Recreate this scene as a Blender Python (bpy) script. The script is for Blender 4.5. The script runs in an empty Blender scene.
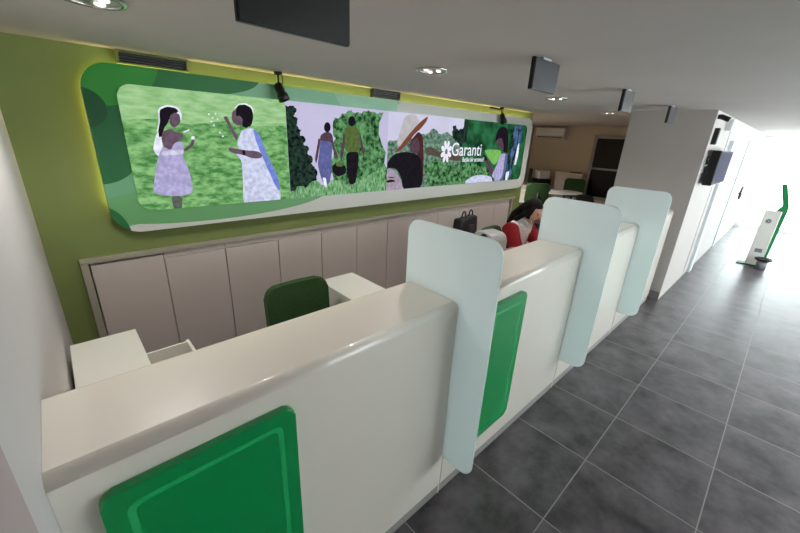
import bpy, bmesh, math, random
from mathutils import Vector, Matrix
from mathutils.geometry import tessellate_polygon
random.seed(4)
PI = math.pi
scene = bpy.context.scene
C = scene.collection
CEIL = 2.427

# ------------------------------------------------------------------ camera
cam_data = bpy.data.cameras.new('camera')
cam_data.sensor_width = 36.0
cam_data.lens = 358.79 / 800 * 36
cam_data.clip_start = 0.02
cam_data.clip_end = 200
cam = bpy.data.objects.new('camera', cam_data)
C.objects.link(cam)
fw = Vector((0.65038885, 0.67750579, -0.34348253))
rt = Vector((0.73196596, -0.67985329, 0.04500362))
up = Vector((0.20302752, 0.28068738, 0.93808018))
m3 = Matrix((rt, up, -fw)).transposed()
cam.matrix_world = Matrix.Translation((0, -0.914, 1.9872)) @ m3.to_4x4()
scene.camera = cam

# ------------------------------------------------------------------ world, daylight, exposure
world = bpy.data.worlds.new('world')
scene.world = world
world.use_nodes = True
bg = world.node_tree.nodes['Background']
bg.inputs[0].default_value = (0.94, 0.96, 1.0, 1)
bg.inputs[1].default_value = 9.5
portal_d = bpy.data.lights.new('daylight_portal', 'AREA')
portal_d.shape = 'RECTANGLE'
portal_d.size = 4.0
portal_d.size_y = 2.4
portal_d.cycles.is_portal = True
portal = bpy.data.objects.new('daylight_portal', portal_d)
portal.location = (13.95, -2.0, 1.2)
portal.rotation_euler = (PI / 2, 0, PI / 2)
C.objects.link(portal)
portal2 = bpy.data.objects.new('daylight_portal_side', portal_d.copy())
portal2.data.size = 11.0
portal2.data.size_y = 1.9
portal2.location = (8.1, -4.3, 1.45)
portal2.rotation_euler = (PI / 2, 0, PI)
C.objects.link(portal2)
sun_d = bpy.data.lights.new('sun', 'SUN')
sun_d.energy = 40.0
sun_d.angle = 0.01
sun_d.color = (1.0, 0.97, 0.93)
sun = bpy.data.objects.new('sun', sun_d)
sun.rotation_euler = (0, math.radians(24), math.radians(20))    # high sun out in front of the shopfront
C.objects.link(sun)
vs = scene.view_settings
vs.view_transform = 'Standard'
vs.look = 'None'
vs.exposure = -0.12
vs.gamma = 1.0
vs.use_curve_mapping = False

# ------------------------------------------------------------------ materials
def lin(c):
    out = []
    for v in c:
        v = v / 255.0
        out.append(v / 12.92 if v <= 0.04045 else ((v + 0.055) / 1.055) ** 2.4)
    return tuple(out) + (1.0,)

def mat(name, rgb, rough=0.5, metal=0.0, noise=0.0, nscale=8.0, coat=0.0, spec=0.5):
    m = bpy.data.materials.new(name)
    m.use_nodes = True
    nt = m.node_tree
    b = nt.nodes['Principled BSDF']
    b.inputs['Base Color'].default_value = lin(rgb)
    b.inputs['Roughness'].default_value = rough
    b.inputs['Metallic'].default_value = metal
    b.inputs['Specular IOR Level'].default_value = spec
    if coat:
        b.inputs['Coat Weight'].default_value = coat
        b.inputs['Coat Roughness'].default_value = 0.04
    if noise:
        tc = nt.nodes.new('ShaderNodeTexCoord')
        n = nt.nodes.new('ShaderNodeTexNoise')
        n.inputs['Scale'].default_value = nscale
        n.inputs['Detail'].default_value = 4
        r = nt.nodes.new('ShaderNodeValToRGB')
        c = lin(rgb)
        r.color_ramp.elements[0].position = 0.3
        r.color_ramp.elements[1].position = 0.7
        r.color_ramp.elements[0].color = tuple(v * (1 - noise) for v in c[:3]) + (1,)
        r.color_ramp.elements[1].color = tuple(min(1, v * (1 + noise)) for v in c[:3]) + (1,)
        nt.links.new(tc.outputs['Object'], n.inputs['Vector'])
        nt.links.new(n.outputs['Fac'], r.inputs['Fac'])
        nt.links.new(r.outputs['Color'], b.inputs['Base Color'])
    return m

def emit(name, rgb, strength=1.0, noise=0.0, nscale=10.0, rgb2=None, detail=5, stretch=None):
    m = bpy.data.materials.new(name)
    m.use_nodes = True
    nt = m.node_tree
    nt.nodes.remove(nt.nodes['Principled BSDF'])
    e = nt.nodes.new('ShaderNodeEmission')
    e.inputs['Color'].default_value = lin(rgb)
    e.inputs['Strength'].default_value = strength
    nt.links.new(e.outputs[0], nt.nodes['Material Output'].inputs[0])
    if noise or rgb2:
        tc = nt.nodes.new('ShaderNodeTexCoord')
        n = nt.nodes.new('ShaderNodeTexNoise')
        n.inputs['Scale'].default_value = nscale
        n.inputs['Detail'].default_value = detail
        r = nt.nodes.new('ShaderNodeValToRGB')
        r.color_ramp.elements[0].position = 0.35
        r.color_ramp.elements[1].position = 0.65
        c = lin(rgb)
        if rgb2:
            r.color_ramp.elements[0].color = lin(rgb2)
            r.color_ramp.elements[1].color = c
        else:
            r.color_ramp.elements[0].color = tuple(v * (1 - noise) for v in c[:3]) + (1,)
            r.color_ramp.elements[1].color = tuple(v * (1 + noise) for v in c[:3]) + (1,)
        vec = tc.outputs['Object']
        if stretch:
            mp = nt.nodes.new('ShaderNodeMapping')
            mp.inputs['Scale'].default_value = stretch
            nt.links.new(vec, mp.inputs['Vector'])
            vec = mp.outputs['Vector']
        nt.links.new(vec, n.inputs['Vector'])
        nt.links.new(n.outputs['Fac'], r.inputs['Fac'])
        nt.links.new(r.outputs['Color'], e.inputs['Color'])
    return m

class NT:
    """small helper to write node maths"""
    def __init__(self, m):
        self.t = m.node_tree
    def math(self, op, a, b=None, c=None, clamp=False):
        n = self.t.nodes.new('ShaderNodeMath')
        n.operation = op
        n.use_clamp = clamp
        for i, v in enumerate((a, b, c)):
            if v is None:
                continue
            if isinstance(v, (int, float)):
                n.inputs[i].default_value = v
            else:
                self.t.links.new(v, n.inputs[i])
        return n.outputs[0]
    def mix(self, f, a, b):
        n = self.t.nodes.new('ShaderNodeMix')
        n.data_type = 'RGBA'
        for k, v in ((0, f), (6, a), (7, b)):
            if isinstance(v, (int, float, tuple)):
                n.inputs[k].default_value = v
            else:
                self.t.links.new(v, n.inputs[k])
        return n.outputs[2]

def floor_material():
    m = bpy.data.materials.new('slate_floor_tiles')
    m.use_nodes = True
    nt = m.node_tree
    b = nt.nodes['Principled BSDF']
    h = NT(m)
    g = nt.nodes.new('ShaderNodeNewGeometry')
    sx = nt.nodes.new('ShaderNodeSeparateXYZ')
    nt.links.new(g.outputs['Position'], sx.inputs[0])
    u = h.math('DIVIDE', h.math('SUBTRACT', sx.outputs[0], 1.6138 - 6.0), 0.6)
    v = h.math('DIVIDE', h.math('SUBTRACT', sx.outputs[1], -0.4932 - 12.0), 0.6)
    fu, fv = h.math('FRACT', u), h.math('FRACT', v)
    du = h.math('MINIMUM', fu, h.math('SUBTRACT', 1.0, fu))
    dv = h.math('MINIMUM', fv, h.math('SUBTRACT', 1.0, fv))
    d = h.math('MINIMUM', du, dv)
    grout = h.math('LESS_THAN', d, 0.0055)
    # one tone per tile
    cb = nt.nodes.new('ShaderNodeCombineXYZ')
    nt.links.new(h.math('FLOOR', u), cb.inputs[0])
    nt.links.new(h.math('FLOOR', v), cb.inputs[1])
    wn = nt.nodes.new('ShaderNodeTexWhiteNoise')
    nt.links.new(cb.outputs[0], wn.inputs['Vector'])
    off = nt.nodes.new('ShaderNodeVectorMath')
    off.operation = 'MULTIPLY_ADD'
    nt.links.new(wn.outputs['Color'], off.inputs[0])
    off.inputs[1].default_value = (9, 9, 9)
    nt.links.new(g.outputs['Position'], off.inputs[2])
    n1 = nt.nodes.new('ShaderNodeTexNoise')
    n1.inputs['Scale'].default_value = 4.0
    n1.inputs['Detail'].default_value = 8
    n1.inputs['Roughness'].default_value = 0.65
    nt.links.new(off.outputs[0], n1.inputs['Vector'])
    r = nt.nodes.new('ShaderNodeValToRGB')
    r.color_ramp.elements[0].position = 0.34
    r.color_ramp.elements[0].color = lin((46, 42, 46))
    r.color_ramp.elements[1].position = 0.68
    r.color_ramp.elements[1].color = lin((112, 104, 110))
    nt.links.new(n1.outputs['Fac'], r.inputs['Fac'])
    col = h.mix(grout, r.outputs['Color'], lin((158, 154, 150)))
    nt.links.new(col, b.inputs['Base Color'])
    rr = h.math('MULTIPLY_ADD', n1.outputs['Fac'], 0.12, 0.285)
    b.inputs['Specular IOR Level'].default_value = 0.75
    rr = h.math('ADD', rr, h.math('MULTIPLY', grout, 0.4))
    nt.links.new(rr, b.inputs['Roughness'])
    bp = nt.nodes.new('ShaderNodeBump')
    bp.inputs['Strength'].default_value = 0.15
    bp.inputs['Distance'].default_value = 0.004
    hh = h.math('SUBTRACT', 1.0, grout)
    nt.links.new(hh, bp.inputs['Height'])
    nt.links.new(bp.outputs[0], b.inputs['Normal'])
    return m

def frosted_glass():
    m = bpy.data.materials.new('frosted_glass')
    m.use_nodes = True
    nt = m.node_tree
    b = nt.nodes['Principled BSDF']
    b.inputs['Base Color'].default_value = lin((236, 243, 241))
    b.inputs['Roughness'].default_value = 0.35
    tr = nt.nodes.new('ShaderNodeBsdfTranslucent')
    tr.inputs['Color'].default_value = lin((242, 248, 249))
    mx = nt.nodes.new('ShaderNodeMixShader')
    mx.inputs[0].default_value = 0.62
    nt.links.new(b.outputs[0], mx.inputs[1])
    nt.links.new(tr.outputs[0], mx.inputs[2])
    nt.links.new(mx.outputs[0], nt.nodes['Material Output'].inputs[0])
    return m

def clear_glass(name, tint=(0.93, 0.98, 0.97, 1), gloss=0.1):
    m = bpy.data.materials.new(name)
    m.use_nodes = True
    nt = m.node_tree
    nt.nodes.remove(nt.nodes['Principled BSDF'])
    t = nt.nodes.new('ShaderNodeBsdfTransparent')
    t.inputs[0].default_value = tint
    g = nt.nodes.new('ShaderNodeBsdfGlossy')
    g.inputs['Roughness'].default_value = 0.02
    mx = nt.nodes.new('ShaderNodeMixShader')
    mx.inputs[0].default_value = gloss
    nt.links.new(t.outputs[0], mx.inputs[1])
    nt.links.new(g.outputs[0], mx.inputs[2])
    nt.links.new(mx.outputs[0], nt.nodes['Material Output'].inputs[0])
    return m

def board_material():
    """printed surround of the lightbox: pale grey with big flowing green shapes"""
    m = bpy.data.materials.new('printed_leaf_graphic')
    m.use_nodes = True
    nt = m.node_tree
    b = nt.nodes['Principled BSDF']
    b.inputs['Roughness'].default_value = 0.45
    h = NT(m)
    g = nt.nodes.new('ShaderNodeNewGeometry')
    s = nt.nodes.new('ShaderNodeSeparateXYZ')
    nt.links.new(g.outputs['Position'], s.inputs[0])
    X, Z = s.outputs[0], s.outputs[2]
    def ell(cx, cz, rx, rz, tilt=0.0):
        dx, dz = h.math('SUBTRACT', X, cx), h.math('SUBTRACT', Z, cz)
        c, n = math.cos(tilt), math.sin(tilt)
        a = h.math('DIVIDE', h.math('ADD', h.math('MULTIPLY', dx, c), h.math('MULTIPLY', dz, n)), rx)
        e = h.math('DIVIDE', h.math('SUBTRACT', h.math('MULTIPLY', dz, c), h.math('MULTIPLY', dx, n)), rz)
        return h.math('LESS_THAN', h.math('ADD', h.math('MULTIPLY', a, a), h.math('MULTIPLY', e, e)), 1.0)
    col = lin((206, 208, 200))
    for shape, rgb in (
        (ell(1.75, 2.50, 1.35, 0.36), (132, 190, 152)),          # pale green sweep over the top
        (ell(2.45, 2.36, 0.45, 0.30, -0.5), (156, 204, 172)),
        (ell(0.25, 1.66, 0.55, 0.38, 0.1), (112, 172, 132)),     # grey green on the left
        (ell(0.10, 2.08, 0.36, 0.52, 0.45), (24, 104, 56)),      # dark leaf on the left
        (ell(0.62, 2.40, 0.74, 0.20, -0.05), (28, 118, 56)),     # dark leaf on top
        (ell(0.22, 2.42, 0.44, 0.34, -0.2), (48, 150, 52)),      # bright leaf in the top corner
        (ell(0.20, 2.06, 0.13, 0.12, 0.2), (16, 86, 46)),
        (ell(1.02, 1.42, 0.95, 0.155, 0.02), (104, 166, 108)),   # mid green under the first picture
        (ell(0.20, 1.28, 0.11, 0.17, 0.35), (26, 108, 54)),
    ):
        col = h.mix(shape, col, lin(rgb))
    nt.links.new(col, b.inputs['Base Color'])
    return m

M = {}
M['floor'] = floor_material()
M['ceiling'] = mat('ceiling_paint', (194, 187, 184), 0.8, noise=0.02, nscale=3)
M['wall_white'] = mat('white_wall_paint', (200, 195, 194), 0.7, noise=0.02, nscale=2)
M['wall_grey'] = mat('grey_wall', (176, 160, 160), 0.7, noise=0.03, nscale=2)
M['wall_cream'] = mat('cream_wall_paint', (196, 182, 160), 0.75, noise=0.02, nscale=2)
M['column'] = mat('warm_grey_paint', (194, 186, 182), 0.7, noise=0.02, nscale=2)
M['olive'] = mat('olive_green_paint', (122, 134, 76), 0.7, noise=0.04, nscale=2)
M['counter'] = mat('cream_lacquer', (236, 228, 216), 0.36, coat=0.85, noise=0.01, nscale=2)
M['plinth'] = mat('grey_plinth', (150, 146, 142), 0.5)
M['door'] = mat('off_white_laminate', (206, 194, 188), 0.5, noise=0.015, nscale=3)
M['frame'] = mat('aluminium_trim', (178, 172, 156), 0.4, metal=0.3)
M['white'] = mat('white_laminate', (228, 226, 218), 0.4)
M['greenglass'] = mat('green_acrylic', (4, 146, 76), 0.3, coat=0.12)
M['greenglow'] = mat('green_acrylic_edge_glow', (36, 180, 104), 0.25, coat=0.3)
M['frost'] = frosted_glass()
M['black'] = mat('black_plastic', (14, 13, 14), 0.4)
M['darkgrey'] = mat('dark_grey_plastic', (60, 58, 64), 0.35)
M['blackscreen'] = mat('dark_screen', (26, 25, 30), 0.25)
M['pale_screen'] = mat('pale_screen', (84, 84, 100), 0.9, spec=0.05)
M['greyplastic'] = mat('grey_plastic', (120, 120, 124), 0.45)
M['lightplastic'] = mat('light_grey_plastic', (206, 206, 204), 0.4)
M['chrome'] = mat('chrome', (210, 210, 210), 0.15, metal=1.0)
M['chair'] = mat('green_chair_fabric', (42, 74, 34), 0.85, noise=0.18, nscale=60)
M['board'] = board_material()
M['boardside'] = mat('pale_board_edge', (196, 198, 188), 0.5)
M['glass'] = clear_glass('clear_glazing')
M['darkglass'] = mat('dark_glazing', (12, 11, 12), 0.35, spec=0.15)
M['whiteframe'] = mat('white_frame', (226, 232, 232), 0.4)
M['skirt'] = mat('dark_skirting', (132, 124, 122), 0.5, noise=0.15, nscale=12)
M['pave'] = mat('pale_pavement', (200, 198, 194), 0.8, noise=0.05, nscale=3)
M['led'] = emit('warm_led', (255, 232, 140), 19.0)
M['bulb'] = emit('lamp_glow', (255, 246, 226), 2.2)
M['reflector'] = mat('lamp_reflector', (170, 168, 162), 0.3, metal=0.5)

# ------------------------------------------------------------------ mesh helpers
def box(bm, x0, x1, y0, y1, z0, z1, bev=0.0, seg=2, mi=0):
    r = bmesh.ops.create_cube(bm, size=1.0)
    vs_ = r['verts']
    for v in vs_:
        v.co = Vector(((x0 + x1) / 2 + v.co.x * (x1 - x0), (y0 + y1) / 2 + v.co.y * (y1 - y0), (z0 + z1) / 2 + v.co.z * (z1 - z0)))
    fs = {f for v in vs_ for f in v.link_faces}
    for f in fs:
        f.material_index = mi
    if bev:
        es = list({e for v in vs_ for e in v.link_edges})
        r2 = bmesh.ops.bevel(bm, geom=es, offset=bev, segments=seg, affect='EDGES', profile=0.5)
        for f in r2['faces']:
            f.material_index = mi
    return vs_

def rrect(x0, x1, z0, z1, r, n=8):
    pts = []
    for cx, cz, a0 in ((x1 - r, z1 - r, 0), (x0 + r, z1 - r, PI / 2), (x0 + r, z0 + r, PI), (x1 - r, z0 + r, 1.5 * PI)):
        for i in range(n + 1):
            a = a0 + PI / 2 * i / n
            pts.append((cx + r * math.cos(a), cz + r * math.sin(a)))
    return pts

def prism(bm, pts, place, a, b, mi=0, bev=0.0, mi_side=None):
    """outline pts extruded from depth a to depth b; place(u, v, d) -> xyz"""
    n = len(pts)
    A = [bm.verts.new(place(u, v, a)) for u, v in pts]
    B = [bm.verts.new(place(u, v, b)) for u, v in pts]
    fs = [bm.faces.new(A), bm.faces.new(B[::-1])]
    for f in fs:
        f.material_index = mi
    for i in range(n):
        f = bm.faces.new((A[i], B[i], B[(i + 1) % n], A[(i + 1) % n]))
        f.material_index = mi if mi_side is None else mi_side
        f.smooth = n > 12 and (Vector(pts[i]) - Vector(pts[(i + 1) % n])).length < 0.06
    if bev:
        es = [e for f in fs for e in f.edges]
        r2 = bmesh.ops.bevel(bm, geom=es, offset=bev, segments=2, affect='EDGES', profile=0.5)
        for f in r2['faces']:
            f.material_index = mi if mi_side is None else mi_side
            f.smooth = True

XZ = lambda u, v, d: (u, d, v)      # outline in x,z; depth along y
YZ = lambda u, v, d: (d, u, v)      # outline in y,z; depth along x
XY = lambda u, v, d: (u, v, d)      # outline in x,y; depth along z

def lathe(bm, prof, cx=0, cy=0, n=24, mi=0, closed=False, mtx=None):
    rings = []
    for r, z in prof:
        ring = []
        for i in range(n):
            p = Vector((cx + r * math.cos(2 * PI * i / n), cy + r * math.sin(2 * PI * i / n), z))
            ring.append(bm.verts.new(mtx @ p if mtx else p))
        rings.append(ring)
    pairs = list(zip(rings, rings[1:]))
    if closed:
        pairs.append((rings[-1], rings[0]))
    for A, B in pairs:
        for i in range(n):
            f = bm.faces.new((A[i], A[(i + 1) % n], B[(i + 1) % n], B[i]))
            f.smooth = True
            f.material_index = mi
    if not closed:
        for ring in (rings[0][::-1], rings[-1]):
            f = bm.faces.new(ring)
            f.material_index = mi

def tube(bm, pts, r, n=10, mi=0, caps=True):
    pts = [Vector(p) for p in pts]
    rs = r if isinstance(r, (list, tuple)) else [r] * len(pts)
    rings = []
    ref = None
    for i, p in enumerate(pts):
        d = (pts[min(i + 1, len(pts) - 1)] - pts[max(i - 1, 0)]).normalized()
        if ref is None:
            ref = Vector((0, 0, 1)) if abs(d.z) < 0.9 else Vector((1, 0, 0))
        s = d.cross(ref).normalized()
        t = s.cross(d).normalized()
        ref = t
        rings.append([bm.verts.new(p + rs[i] * (math.cos(2 * PI * k / n) * s + math.sin(2 * PI * k / n) * t)) for k in range(n)])
    for A, B in zip(rings, rings[1:]):
        for i in range(n):
            f = bm.faces.new((A[i], A[(i + 1) % n], B[(i + 1) % n], B[i]))
            f.smooth = True
            f.material_index = mi
    if caps:
        for ring in (rings[0][::-1], rings[-1]):
            bm.faces.new(ring).material_index = mi

def flat(bm, pts, y, mi=0):
    """one flat polygon in the x,z plane facing -y"""
    tri = tessellate_polygon([[Vector((u, v, 0)) for u, v in pts]])
    V = [bm.verts.new((u, y, v)) for u, v in pts]
    for t in tri:
        try:
            f = bm.faces.new([V[i] for i in t])
        except ValueError:
            continue
        f.material_index = mi
        f.normal_update()
        if f.normal.y > 0:
            f.normal_flip()

def obj(name, bm, mats, parent=None, loc=None, recalc=True, smooth=False):
    me = bpy.data.meshes.new(name)
    if recalc:
        bmesh.ops.recalc_face_normals(bm, faces=bm.faces[:])
    if smooth:
        for f in bm.faces:
            f.smooth = True
    bm.to_mesh(me)
    bm.free()
    for m in (mats if isinstance(mats, (list, tuple)) else [mats]):
        me.materials.append(m)
    o = bpy.data.objects.new(name, me)
    C.objects.link(o)
    if loc:
        o.location = loc
    if parent:
        o.parent = parent
    return o

def tag(o, label, cat, group=None):
    o['label'] = label
    o['category'] = cat
    if group:
        o['group'] = group
    return o

def thing(name, label, cat, loc=(0, 0, 0), rz=0, group=None):
    o = bpy.data.objects.new(name, None)
    o.empty_display_size = 0.1
    C.objects.link(o)
    o.location = loc
    o.rotation_euler = (0, 0, rz)
    return tag(o, label, cat, group)

def struct(name, bm, m, parent=None):
    o = obj(name, bm, m, parent)
    o['kind'] = 'structure'
    return o

def sbox(name, m, *b, bev=0.0):
    bm = bmesh.new()
    box(bm, *b, bev=bev)
    return struct(name, bm, m)

def pbox(name, parent, m, *b, bev=0.0):
    bm = bmesh.new()
    box(bm, *b, bev=bev)
    return obj(name, bm, m, parent)

def dup(root, loc=None, rz=None, label=None):
    r = root.copy()
    C.objects.link(r)
    if loc is not None:
        r.location = loc
    if rz is not None:
        r.rotation_euler = (0, 0, rz)
    if label:
        r['label'] = label
    for ch in list(root.children):
        c = ch.copy()
        C.objects.link(c)
        c.parent = r
        for g in list(ch.children):
            d = g.copy()
            C.objects.link(d)
            d.parent = c
    return r

# ------------------------------------------------------------------ the setting
sbox('floor', M['floor'], -0.6, 13.9, -4.2, 4.8, -0.12, 0.0)
sbox('pavement', M['pave'], 13.9, 30, -12, 10, -0.2, -0.03)
sbox('ceiling', M['ceiling'], -0.6, 13.9, -4.2, 4.8, CEIL, CEIL + 0.12)
LW = -0.157
sbox('wall_left', M['wall_white'], LW - 0.12, LW, -0.17, 2.8, 0, CEIL)
sbox('wall_left_front', M['wall_grey'], LW - 0.12, LW + 0.004, -4.2, -0.17, 0, CEIL)  # section forward of the counter, greyer than the rest of the left wall
bm = bmesh.new()
box(bm, -0.6, 2.6, -4.3, -4.2, 0, CEIL)
box(bm, 13.6, 13.9, -4.3, -4.2, 0, CEIL)
box(bm, 2.6, 13.6, -4.3, -4.2, 0, 0.5)
struct('wall_front', bm, M['wall_white'])
bm = bmesh.new()
for x in (2.6, 6.2, 9.9, 13.53):
    box(bm, x, x + .07, -4.28, -4.2, .5, CEIL)
box(bm, 2.6, 13.6, -4.28, -4.2, .5, .57)
box(bm, 2.6, 13.6, -4.28, -4.2, CEIL - .07, CEIL)
w4 = struct('window_4', bm, M['whiteframe'])  # unseen windows, added to light the counter front and screens
bm = bmesh.new()
box(bm, 2.67, 13.53, -4.245, -4.235, .57, CEIL - .07)
obj('pane', bm, M['glass'], w4)
# back wall of the teller area, with the recess that holds the cupboards
DX = [0.045, 0.498, 0.965, 1.455, 1.935, 2.402, 2.871, 3.34, 3.81, 4.28, 4.75, 5.215, 5.68]
CT = 1.03
bm = bmesh.new()
box(bm, LW, 6.0, 2.33, 2.8, CT, CEIL)
box(bm, LW, DX[0] - 0.004, 2.33, 2.8, 0, CT)
box(bm, DX[-1] + 0.004, 6.0, 2.33, 2.8, 0, CT)
box(bm, LW, 6.0, 2.8, 2.86, 0, CEIL)
struct('wall_back', bm, M['olive'])
bm = bmesh.new()
box(bm, DX[0] - 0.05, DX[-1] + 0.13, 2.300, 2.33, CT + 0.005, CT + 0.042, 0.004)
box(bm, DX[0] - 0.05, DX[0] - 0.006, 2.300, 2.33, 0, CT + 0.005, 0.004)
box(bm, DX[-1] + 0.006, DX[-1] + 0.05, 2.300, 2.33, 0, CT + 0.005, 0.004)
struct('trim_cupboards', bm, M['frame'])
# room behind
sbox('wall_partition', M['wall_cream'], 5.9, 6.0, 2.86, 4.8, 0, CEIL)
sbox('wall_alcove', M['wall_cream'], 6.0, 10.72, 4.7, 4.8, 0, CEIL)
sbox('wall_far', M['wall_cream'], 10.6, 10.72, 0.8, 4.7, 0, CEIL)
bm = bmesh.new()
box(bm, 10.545, 10.6, 1.2, 4.7, CEIL - 0.06, CEIL)
struct('trim_far_cornice', bm, M['wall_cream'])
# pillar and right wall
sbox('column', M['column'], 5.78, 7.26, -0.1, 0.8, 0, CEIL)
sbox('wall_right', M['wall_white'], 7.32, 13.85, -0.1, 0.8, 0, CEIL)
sbox('trim_column_joint', M['black'], 7.26, 7.32, -0.06, 0.8, 0, CEIL)
bm = bmesh.new()
box(bm, 5.766, 5.78, -0.1, 0.8, 0, 0.11)
struct('baseboard_column', bm, M['skirt'])
bm = bmesh.new()
box(bm, 7.62, 7.80, -0.145, -0.1, 0, 2.04, 0.006)
box(bm, 7.60, 7.82, -0.150, -0.1, 2.04, 2.13, 0.004)
struct('trim_pilaster', bm, M['whiteframe'])

# glazed shopfront, far right
def window(n, y0, y1):
    bm = bmesh.new()
    t = 0.07
    for b in ((y0, y1, 0.0, 0.10), (y0, y1, CEIL - 0.07, CEIL), (y0, y0 + t, 0.1, CEIL - 0.07), (y1 - t, y1, 0.1, CEIL - 0.07)):
        box(bm, 13.80, 13.88, b[0], b[1], b[2], b[3], 0.004)
    w = struct('window_%d' % n, bm, M['whiteframe'])
    bm = bmesh.new()
    box(bm, 13.835, 13.845, y0 + t, y1 - t, 0.10, CEIL - 0.07)
    p = obj('pane', bm, M['glass'], w)
window(1, -2.1, -0.1)
window(2, -4.15, -2.1)
# pale glass side door in the right wall with a ring handle
bm = bmesh.new()
for b in ((10.2, 13.4, 2.12, 2.19), (10.2, 10.27, 0, 2.12), (13.33, 13.4, 0, 2.12)):
    box(bm, b[0], b[1], -0.125, -0.1, b[2], b[3], 0.004)
d = struct('door_1', bm, M['whiteframe'])
bm = bmesh.new()
box(bm, 10.28, 13.32, -0.118, -0.102, 0.01, 2.11)
obj('door_leaf', bm, M['whiteframe'], d)
bm = bmesh.new()
ring = [(11.75 + 0.14 * math.cos(a), -0.16, 1.07 + 0.14 * math.sin(a)) for a in [PI * 0.35 + i * 2 * PI * 0.8 / 20 for i in range(21)]]
tube(bm, ring, 0.022, 8)
tube(bm, [(11.61, -0.16, 1.07), (11.61, -0.115, 1.07)], 0.018, 8)
o = obj('door_handle', bm, M['black'], d)

# dark glazed opening in the far wall
bm = bmesh.new()
fy0, fy1, fz0, fz1 = 1.95, 2.86, 0.66, 2.14
for b in ((fy0 - .08, fy1 + .08, fz1, fz1 + .08), (fy0 - .08, fy1 + .08, fz0 - .08, fz0), (fy0 - .08, fy0, fz0, fz1), (fy1, fy1 + .08, fz0, fz1), (fy0, fy1, 1.36, 1.41)):
    box(bm, 10.55, 10.6, b[0], b[1], b[2], b[3], 0.004)
w = struct('window_3', bm, M['plinth'])
bm = bmesh.new()
box(bm, 10.585, 10.598, fy0, fy1, fz0, fz1)
obj('pane', bm, M['darkglass'], w)

# ------------------------------------------------------------------ wall cupboards behind the tellers
ORD = ['first', 'second', 'third', 'fourth', 'fifth', 'sixth', 'seventh', 'eighth', 'ninth', 'tenth', 'eleventh', 'twelfth']
for i in range(12):
    x0, x1 = DX[i] + 0.002, DX[i + 1] - 0.002
    t = thing('wall_cupboard', 'off-white built-in cupboard with plain door, %s from the left wall' % ORD[i], 'cupboard', ((x0 + x1) / 2, 2.33, 0), 0, 'built-in cupboards along the back wall')
    hw = (x1 - x0) / 2
    bm = bmesh.new()
    for b in ((-hw, -hw + .016, .022, .44, .02, CT - .015), (hw - .016, hw, .022, .44, .02, CT - .015), (-hw, hw, .44, .456, .02, CT - .015), (-hw, hw, .022, .456, .005, .02), (-hw, hw, .022, .456, CT - .015, CT - .002)):
        box(bm, *b)
    obj('carcass', bm, M['white'], t)
    pbox('door', t, M['door'], -hw + .0015, hw - .0015, 0.0, .02, .03, CT - .018 - (0.035 if i else 0.0), bev=.002)
    pbox('top_rail', t, M['door'], -hw, hw, .004, .02, CT - .048, CT - .003) if i else None

# ------------------------------------------------------------------ backlit picture display on the back wall
disp = thing('lightbox_display', 'long rounded backlit picture display with leaf-green border on the olive wall', 'display', (0, 0, 0))
bm = bmesh.new()
BO = rrect(0.222, 5.885, 1.235, 2.335, 0.17, 10)
prism(bm, BO, XZ, 2.238, 2.272, 0, mi_side=1)
obj('border_panel', bm, [M['board'], M['boardside']], disp)
bm = bmesh.new()
box(bm, 0.6, 5.5, 2.272, 2.33, 1.45, 2.1)
obj('wall_bracket', bm, M['boardside'], disp)
bm = bmesh.new()
led = [(x, 2.298, z) for x, z in rrect(0.262, 5.845, 1.275, 2.295, 0.15, 8)]
k = len(led)
# the strip runs up the left side, along the top and down the right side
run = [(0.262, 2.298, 1.42)] + [led[i] for i in range(17, 8, -1)] + [led[i] for i in range(8, -1, -1)] + [(5.845, 2.298, 1.42)]
tube(bm, run, 0.007, 6)
obj('led_strip', bm, M['led'], disp)

PB = [0.395, 1.560, 2.735, 4.055, 5.705]
PZ0, PZ1 = 1.385, 2.222
def emi(n, *a, **k):
    a = list(a)
    if len(a) > 1:
        a[1] *= 1.12
    M['e_' + n] = emit('print_' + n, *a, **k)
emi('grass', (148, 202, 132), 0.9, rgb2=(74, 134, 72), nscale=16, detail=12, stretch=(1.0, 1, 2.2))
emi('farlawn', (176, 216, 160), 0.9, rgb2=(138, 190, 124), nscale=9, detail=10, stretch=(1.0, 1, 3.5))
emi('duskbg', (196, 192, 222), 0.95, noise=0.05, nscale=2)
emi('hazebg', (204, 202, 226), 1.0, noise=0.05, nscale=2)
emi('darkwood', (52, 122, 78), 0.85, rgb2=(18, 54, 36), nscale=5, detail=12)
for n, c in dict(glow=(232, 236, 250), hair=(30, 26, 34), skin=(104, 84, 100), lilac=(176, 170, 212), sash=(206, 204, 228), shade=(92, 100, 92), white=(204, 210, 236), blue=(116, 136, 212), duskskin=(86, 66, 78), denim=(96, 102, 156), olive=(88, 108, 58), brown=(74, 42, 42), brim=(122, 72, 58), paleface=(166, 152, 170), branch=(88, 78, 70)).items():
    emi(n, c, 0.95, noise=0.18, nscale=30, detail=8)
emi('hat', (188, 184, 188), 0.95, noise=0.08, nscale=14)
emi('rightwood', (116, 176, 116), 0.85, rgb2=(18, 58, 30), nscale=24, detail=12)
emi('pine', (46, 70, 58), 0.9, rgb2=(12, 20, 20), nscale=30, detail=12)
emi('meadow', (150, 200, 148), 0.9, rgb2=(62, 122, 68), nscale=26, detail=12, stretch=(2.0, 1, 0.7))
emi('haze', (136, 168, 150), 0.9, rgb2=(52, 88, 66), nscale=22, detail=12)
emi('lime', (122, 186, 96), 0.9, noise=0.15, nscale=8)
emi('skydusk', (86, 112, 164), 0.9, rgb2=(40, 74, 84), nscale=10, detail=6)
emi('logo', (240, 238, 250), 0.95)
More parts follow.
